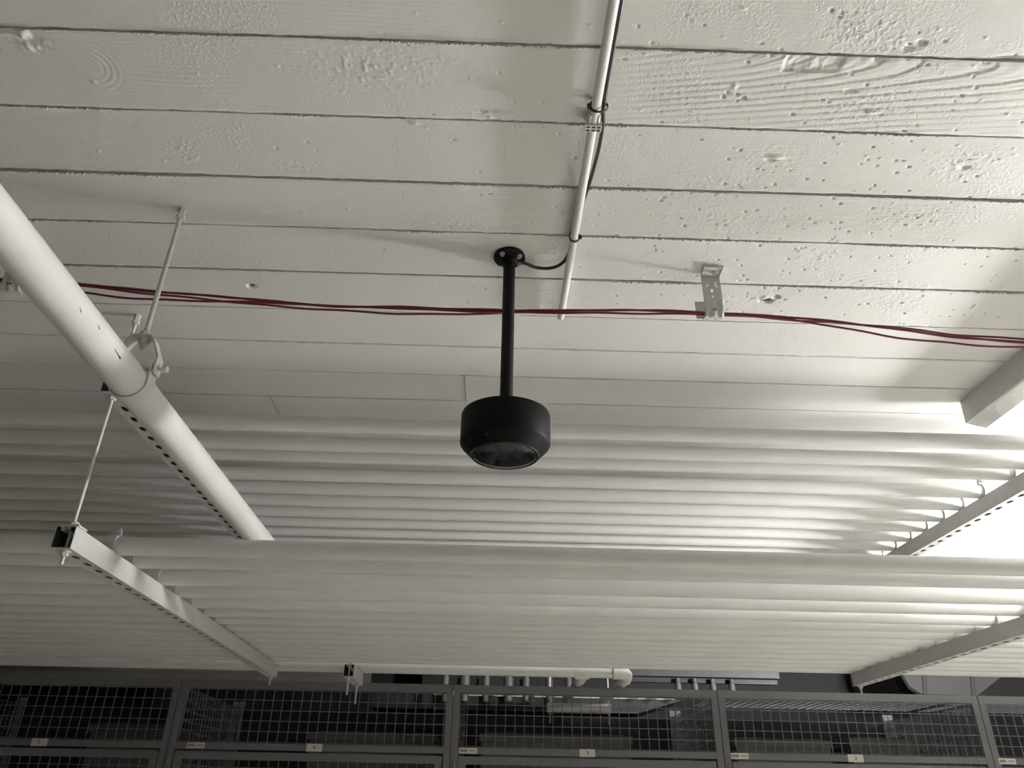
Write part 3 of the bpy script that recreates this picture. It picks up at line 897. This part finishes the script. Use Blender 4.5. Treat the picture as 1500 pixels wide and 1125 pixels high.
threaded_rod(XL, 1.838, ZL - SH - 0.034, (ZU - SH - 0.003, ZL - SH - 0.003, ZL + 0.016, ZU + 0.016), 'threaded rod passing both struts at their open ends beside the drain pipe')
threaded_rod(XL, 3.93, ZL - SH - 0.040, (ZL - SH - 0.003,), 'threaded rod at the far end of the strut below the drain pipe')
threaded_rod(XR, 3.775, ZL - SH - 0.036, (ZL - SH - 0.003,), 'threaded rod at the far end of the brightly lit strut')
threaded_rod(-0.628, 3.865, 2.03, (ZL - SH - 0.006,), 'first of two rods on the short strut stub', rad=0.0048)
threaded_rod(-0.628, 4.150, 2.02, (ZL - SH - 0.006,), 'second of two rods on the short strut stub', rad=0.0048)

# ------------------------------------------------------------------ the two layers of white pipes
ORD = ['first', 'second', 'third', 'fourth', 'fifth', 'sixth', 'seventh', 'eighth', 'ninth', 'tenth', 'eleventh', 'twelfth', 'thirteenth', 'fourteenth', 'fifteenth']
def pipe_mesh(L0, L1, r, rs):
    bm = bmesh.new()
    n = 24
    ph = rs.uniform(0, 6)
    pts = [(L0 + (L1 - L0) * i / n, 0.0012 * math.sin(0.9 * i / n * 6 + ph), 0.0006 * math.sin(0.7 * i / n * 6 + ph * 2)) for i in range(n + 1)]
    tube(bm, pts, r, n=28)
    return bm
rp = random.Random(21)
for i, y in enumerate(UPY):
    o = obj('pipe', pipe_mesh(-3.6, 3.6, PR_UP, rp), MPAINT)
    o.location = (0, y, ZU + PR_UP + 0.0014); o.rotation_euler = (0, 0, RZ)
    tag(o, 'white pipe on the upper rack, %s counted from the camera pole' % ORD[i], 'pipe', 'white pipes on the upper rack')
for i, y in enumerate(LOWY[:-1]):
    o = obj('pipe', pipe_mesh(-3.6, 3.6, PR_LOW, rp), MPAINT)
    o.location = (0, y, ZL + PR_LOW + 0.0014); o.rotation_euler = (0, 0, RZ)
    tag(o, 'white pipe on the lower rack, %s counted from the camera pole' % ORD[i], 'pipe', 'white pipes on the lower rack')
# the last one ends in an elbow and a branch that turn back over the cages
t = thing('elbow_pipe', 'white pipe over the cages ending in an elbow with a branch', 'pipe', (0, LOWY[-1], ZL + 0.027), RZ, 'white pipes on the lower rack')
bm = bmesh.new(); cyl(bm, (-3.6, 0, 0), (0.715, 0, 0), 0.027, n=32); obj('pipe_body', bm, MPAINT, t)
bm = bmesh.new()
arc = [(0.685, 0, 0), (0.705, 0, 0)] + [(0.725 + 0.036 * math.sin(a), 0.036 - 0.036 * math.cos(a), -0.012 * (1 - math.cos(a))) for a in np.linspace(0, PI / 2, 9)] + [(0.761, 0.075, -0.02)]
tube(bm, arc, [0.0325, 0.0325] + [0.0315] * 9 + [0.0315], n=28)
obj('elbow', bm, MPAINT, t)
bm = bmesh.new(); tube(bm, [(0.761, 0.06, -0.018), (0.761, 0.35, -0.030), (0.761, 0.98, -0.030)], 0.026, n=24); obj('branch_pipe', bm, MPAINT, t)
bm = bmesh.new(); cyl(bm, (0.488, 0, -0.004), (0.562, 0, -0.004), 0.031, n=28); cyl(bm, (0.525, 0, -0.012), (0.525, 0.09, -0.022), 0.030, n=24); obj('tee', bm, MPAINT, t)
bm = bmesh.new(); tube(bm, [(0.525, 0.06, -0.018), (0.525, 0.35, -0.030), (0.525, 0.98, -0.030)], 0.026, n=24); obj('branch_pipe', bm, MPAINT, t)
t = thing('trapeze_strut', 'short bright strut hung crosswise inside the third cage', 'strut', (0.612, 5.0, 2.083), RZ)
bm = bmesh.new()
o = obj('channel', bm, MSTRUT, t, smooth=False)
bm = channel_mesh(0.39, 0.06)
bmesh.ops.rotate(bm, verts=bm.verts, cent=(0, 0, 0), matrix=Matrix.Rotation(-PI / 2, 3, 'Z'))
bmesh.ops.translate(bm, verts=bm.verts, vec=(-0.195, 0, 0))
bm.to_mesh(o.data); bm.free()
s = o.modifiers.new('steel', 'SOLIDIFY'); s.thickness = 0.0025; s.offset = 0
for x in (-0.178, 0.184):
    bm = bmesh.new(); cyl(bm, (x, 0, -0.06), (x, 0, ZC - 2.083), 0.005, n=10); hexnut(bm, (x, 0, -0.008), 0.010, 0.01); obj('rod', bm, MROD, t)

# ------------------------------------------------------------------ storage cages
FY = 4.30                                              # front plane
CZ = 2.142                                             # top of the frames
POSTS = [-2.99, -1.577, -0.139, 1.268, 2.672, 4.07]
def wire_grid(bm, origin, u, v, U, Vv, pitch=0.05, th=0.0019):
    """welded wires in the plane spanned by u and v"""
    o, u, v = Vector(origin), Vector(u), Vector(v)
    nrm = u.cross(v)
    def bar(p, q, off):
        d = (q - p).normalized()
        s = d.cross(nrm).normalized() * th
        k = nrm * th
        A = [bm.verts.new(p + s * a + k * (b + off)) for a, b in ((-1, -1), (1, -1), (1, 1), (-1, 1))]
        B = [bm.verts.new(q + s * a + k * (b + off)) for a, b in ((-1, -1), (1, -1), (1, 1), (-1, 1))]
        for i in range(4):
            j = (i + 1) % 4
            bm.faces.new((A[i], A[j], B[j], B[i]))
    nu, nv = int(U / pitch), int(Vv / pitch)
    a0, b0 = (U - nu * pitch) / 2, (Vv - nv * pitch) / 2
    for i in range(nu + 1): bar(o + u * (a0 + i * pitch), o + u * (a0 + i * pitch) + v * Vv, -0.8)
    for j in range(nv + 1): bar(o + v * (b0 + j * pitch), o + v * (b0 + j * pitch) + u * U, 0.8)

def text_mesh(s, size):
    cu = bpy.data.curves.new('numeral', 'FONT')
    cu.body = s; cu.size = size; cu.align_x = 'CENTER'; cu.align_y = 'CENTER'; cu.extrude = 0.0004
    to = bpy.data.objects.new('numeral', cu)
    C.objects.link(to)
    dg = bpy.context.evaluated_depsgraph_get()
    me = bpy.data.meshes.new_from_object(to.evaluated_get(dg))
    C.objects.unlink(to); bpy.data.objects.remove(to)
    return me

def storage_cage(k, label, number, plate_x, sticker_x, roof):
    x0, x1 = POSTS[k] + 0.002, POSTS[k + 1] - 0.002
    W, D, P = x1 - x0, 1.08, 0.034
    y0 = FY + SL * x0
    t = thing('storage_cage', label, 'cage', (x0, y0, 0), RZ, 'anthracite wire storage cages')
    for xa in (0, W - P):
        for ya in (0, D - P):
            bm = bmesh.new(); box(bm, xa, xa + P, ya, ya + P, 0, CZ); obj('post', bm, MCAGE, t, smooth=False)
    def rail(name, *b):
        bm = bmesh.new(); box(bm, *b); return obj(name, bm, MCAGE, t, smooth=False)
    rail('top_rail', P, W - P, 0.001, P, CZ - 0.040, CZ - 0.0005)
    lr = rail('label_rail', P, W - P, 0.001, P, 1.811, 1.842)
    bm = bmesh.new(); wire_grid(bm, (P * 0.6, 0.012, 1.842), (1, 0, 0), (0, 0, 1), W - P * 1.2, CZ - 0.040 - 1.842)
    tag(obj('wire_mesh', bm, MCAGE, t, smooth=False), kind='stuff')
    bm = bmesh.new()
    for xa in (P / 2, W - P / 2): wire_grid(bm, (xa, P, 0.05), (0, 1, 0), (0, 0, 1), D - 2 * P, CZ - 0.09)
    tag(obj('side_mesh', bm, MCAGE, t, smooth=False), kind='stuff')
    bm = bmesh.new(); box(bm, P, W - P, D - 0.012, D - 0.009, 0.05, CZ - 0.045); obj('shade_panel', bm, MBACK, t, smooth=False)  # black sheet added to keep the cage interior dark
    if roof:
        bm = bmesh.new(); wire_grid(bm, (P, P, CZ - 0.012), (1, 0, 0), (0, 1, 0), W - 2 * P, D * 0.62, pitch=0.05)
        tag(obj('roof_mesh', bm, MCAGE, t, smooth=False), kind='stuff')
    # door
    dz = 1.800
    bm = bmesh.new()
    a, b, fw = P + 0.006, W - P - 0.006, 0.036
    box(bm, a, b, 0.003, 0.030, dz - fw, dz); box(bm, a, b, 0.003, 0.030, 0.06, 0.06 + fw)
    box(bm, a, a + fw, 0.003, 0.030, 0.06 + fw, dz - fw); box(bm, b - fw, b, 0.003, 0.030, 0.06 + fw, dz - fw)
    door = obj('door', bm, MCAGE, t, smooth=False)
    bm = bmesh.new(); wire_grid(bm, (a + 0.02, 0.016, 0.08), (1, 0, 0), (0, 0, 1), b - a - 0.04, dz - 0.1)
    tag(obj('door_mesh', bm, MCAGE, door, smooth=False), kind='stuff')
    for z in (1.755, 0.95, 0.2):
        bm = bmesh.new(); cyl(bm, (P * 0.55, -0.006, z - 0.022), (P * 0.55, -0.006, z + 0.022), 0.0095, n=14); obj('hinge', bm, MCAGE, t)
    if number:
        bm = bmesh.new(); xc = plate_x - x0
        box(bm, xc - 0.040, xc + 0.040, -0.0022, 0.0012, 1.8085, 1.8440)
        pl = obj('number_plate', bm, MPLATE, lr, smooth=False); pl['label'] = 'cream number plate'
        me = text_mesh(number, 0.026)
        q = link('numeral', me, MINK, t)
        q.location = (xc, -0.0026, 1.826); q.rotation_euler = (PI / 2, 0, 0)
    if sticker_x is not None:
        bm = bmesh.new(); xc = sticker_x - x0
        box(bm, xc - 0.045, xc + 0.045, -0.0008, 0.0012, 1.8135, 1.8400)
        st = obj('sticker', bm, MPLATE, lr, smooth=False); st['label'] = 'cream sticker with red and grey print'
        bm = bmesh.new()
        for j in range(4): box(bm, xc - 0.040 + j * 0.009, xc - 0.0325 + j * 0.009, -0.0012, -0.0006, 1.820, 1.834)
        q = obj('red_print', bm, MREDINK, t, smooth=False)
        bm = bmesh.new()
        for j in range(4): box(bm, xc + 0.003 + j * 0.009, xc + 0.0105 + j * 0.009, -0.0012, -0.0006, 1.823, 1.831)
        q = obj('grey_print', bm, MGREYINK, t, smooth=False)
    return t
storage_cage(0, 'anthracite wire storage cage with number 5 plate, below the downstand', '5', -2.226, None, False)
storage_cage(1, 'anthracite wire storage cage with number 4 plate, under the strut end', '4', -0.834, -1.436, False)
storage_cage(2, 'anthracite wire storage cage with number 3 plate, under the elbow pipe', '3', 0.563, -0.048, False)
storage_cage(3, 'anthracite wire storage cage with number 2 plate and mesh roof', '2', 1.951, 1.350, True)
storage_cage(4, 'anthracite wire storage cage under the pale duct, plate out of sight', None, 0, 2.742, True)

MBOX = mat('grey_storage_plastic', (0.10, 0.10, 0.10), 0.6, noise=0.1, nscale=20)
def storage_box(x, y, w, d, z1, label, z0=0.0, n=1):
    t = thing('storage_box', label, 'box', (x, y, z0), RZ, 'grey boxes stored in the cages')
    h = z1 - z0
    bm = bmesh.new(); box(bm, 0, w, 0, d, 0, h - 0.05); obj('box_body', bm, MBOX, t, smooth=False)
    bm = bmesh.new(); box(bm, -0.012, w + 0.012, -0.012, d + 0.012, h - 0.05, h - 0.012); box(bm, 0.03, w - 0.03, 0.03, d - 0.03, h - 0.012, h); obj('lid', bm, MBOX, t, smooth=False)
storage_box(-2.16, 4.72, 0.42, 0.5, 1.955, 'narrow grey box stored in the cage below the dark downstand')
storage_box(-0.95, 4.75, 0.70, 0.5, 1.940, 'wide grey box stored in the cage under the strut end')
storage_box(0.02, 4.75, 0.85, 0.5, 1.950, 'long grey box stored under the drop pipes in the cage with number 3')
storage_box(1.50, 4.80, 0.55, 0.45, 1.955, 'wider grey box of the two stored in the mesh roofed cage')
storage_box(2.18, 4.80, 0.38, 0.45, 1.970, 'narrower grey box of the two stored in the mesh roofed cage')

# ------------------------------------------------------------------ services behind the cages
t = thing('box_duct', 'dark sheet metal box duct with pale flange behind the third cage', 'duct', (0, 5.42, 2.13), RZ)
bm = bmesh.new()
v = [(-0.72, 0.0), (1.06, 0.0), (1.36, 0.085), (-0.72, 0.085)]
A = [bm.verts.new((x, 0, z)) for x, z in v]; B = [bm.verts.new((x, 0.5, z)) for x, z in v]
bm.faces.new(A); bm.faces.new(B[::-1])
for i in range(4): bm.faces.new((A[i], B[i], B[(i + 1) % 4], A[(i + 1) % 4]))
obj('duct_body', bm, MDUCTDARK, t, smooth=False)
bm = bmesh.new(); box(bm, -0.30, 1.30, -0.03, 0.5, 0.083, 0.110); obj('top_flange', bm, MPAINT, t, smooth=False)
bm = bmesh.new(); box(bm, -0.30, 1.05, -0.012, 0.0, -0.004, 0.006); obj('bottom_flange', bm, MDUCT, t, smooth=False)
DX = [-0.226, -0.10, 0.038, 0.185, 0.299, 0.45, 0.579]
for i, x in enumerate(DX):
    r = 0.034 if i in (1, 3) else 0.024
    t = thing('drop_pipe', 'grey drop pipe behind the cage tops, %s from the strut stub' % ORD[i], 'pipe', (x, 5.25, 2.16), 0, 'grey drop pipes behind the cages')
    bm = bmesh.new(); cyl(bm, (0, 0, 0.0), (0, 0, 0.64), r * 0.82, n=18); obj('pipe_body', bm, MGREYPIPE, t)
    bm = bmesh.new(); cyl(bm, (0, 0, 0.085), (0, 0, 0.150), r, n=18); obj('coupling', bm, MGREYPIPE, t)
    if i in (0, 1, 3, 4):
        bm = bmesh.new()
        prof = [(0.050 * (1 if i != 5 else -1) + 0.036 * math.cos(a), 0.13 + 0.040 * math.sin(a)) for a in np.linspace(PI * 0.15, -PI * 0.85, 14)]
        sweep_sheet(bm, prof, 0.03, 0.07, axis='y', t=0.014)
        obj('rubber_sleeve', bm, MRUB, t)
t = thing('cable_rail', 'grey metal rail with hanging glands beside the pipe elbow', 'rail', (0.93, 5.0, 2.308), RZ)
bm = bmesh.new(); box(bm, 0.0, 0.955, 0, 0.05, 0, 0.040); obj('rail_body', bm, MSEAM, t, smooth=False)
for i, x in enumerate((0.312, 0.418, 0.532, 0.652)):
    bm = bmesh.new()
    lathe(bm, [(0.0, 0.0), (0.013, -0.002), (0.015, -0.012), (0.015, -0.020), (0.012, -0.024), (0.012, -0.030), (0.019, -0.033), (0.0195, -0.09), (0.0, -0.09)], 20, (x, 0.02, 0.002 - 0.008))
    obj('gland', bm, MGREYPIPE, t)
bm = bmesh.new(); box(bm, 0.02, 0.955, 0.05, 0.09, -0.03, -0.004); obj('rear_lip', bm, MDUCTDARK, t, smooth=False)

for x in (0.05, 0.9):
    bm = bmesh.new(); cyl(bm, (x, 0.025, 0.038), (x, 0.025, ZC - 2.308), 0.005, n=10); obj('hanging_rod', bm, MROD, t)
t = thing('air_duct', 'pale sheet metal air duct with two seam bands over the second cage pair', 'duct', (3.2, 6.0, 2.36), RZ)
bm = bmesh.new()
v = [(0.02, 0.30), (0.02, 0.16), (0.06, 0.06), (0.14, 0.006), (0.56, 0.0), (0.82, 0.16), (0.86, 0.30)]
A = [bm.verts.new((x, 0, z)) for x, z in v]; B = [bm.verts.new((x, 0.9, z)) for x, z in v]
bm.faces.new(A); bm.faces.new(B[::-1])
for i in range(len(v)): bm.faces.new((A[i], B[i], B[(i + 1) % len(v)], A[(i + 1) % len(v)]))
obj('duct_body', bm, MDUCT, t, smooth=False)
for x in (0.15, 0.52):
    bm = bmesh.new()
    p = [(x, 0.002), (x + 0.034, 0.002), (x + 0.084, 0.29), (x + 0.050, 0.29)]
    A = [bm.verts.new((a, -0.008, z)) for a, z in p]; B = [bm.verts.new((a, 0.004, z)) for a, z in p]
    bm.faces.new(A); bm.faces.new(B[::-1])
    for i in range(4): bm.faces.new((A[i], B[i], B[(i + 1) % 4], A[(i + 1) % 4]))
    obj('seam_band', bm, MSEAM, t, smooth=False)
bm = bmesh.new()
sweep_sheet(bm, [(0.0, 0.30), (0.0, 0.155), (0.045, 0.045), (0.13, -0.008)], -0.02, 0.10, axis='y', t=0.022)
obj('end_flange', bm, MRUB, t)
bm = bmesh.new(); box(bm, 0.16, 0.62, -0.03, 0.02, -0.026, -0.012); obj('support_rail', bm, MRUB, t, smooth=False)
for x in (0.2, 0.7):
    bm = bmesh.new(); box(bm, x - 0.012, x + 0.012, 0.4, 0.403, 0.29, ZC - 2.36); obj('hanger_strap', bm, MROD, t, smooth=False)
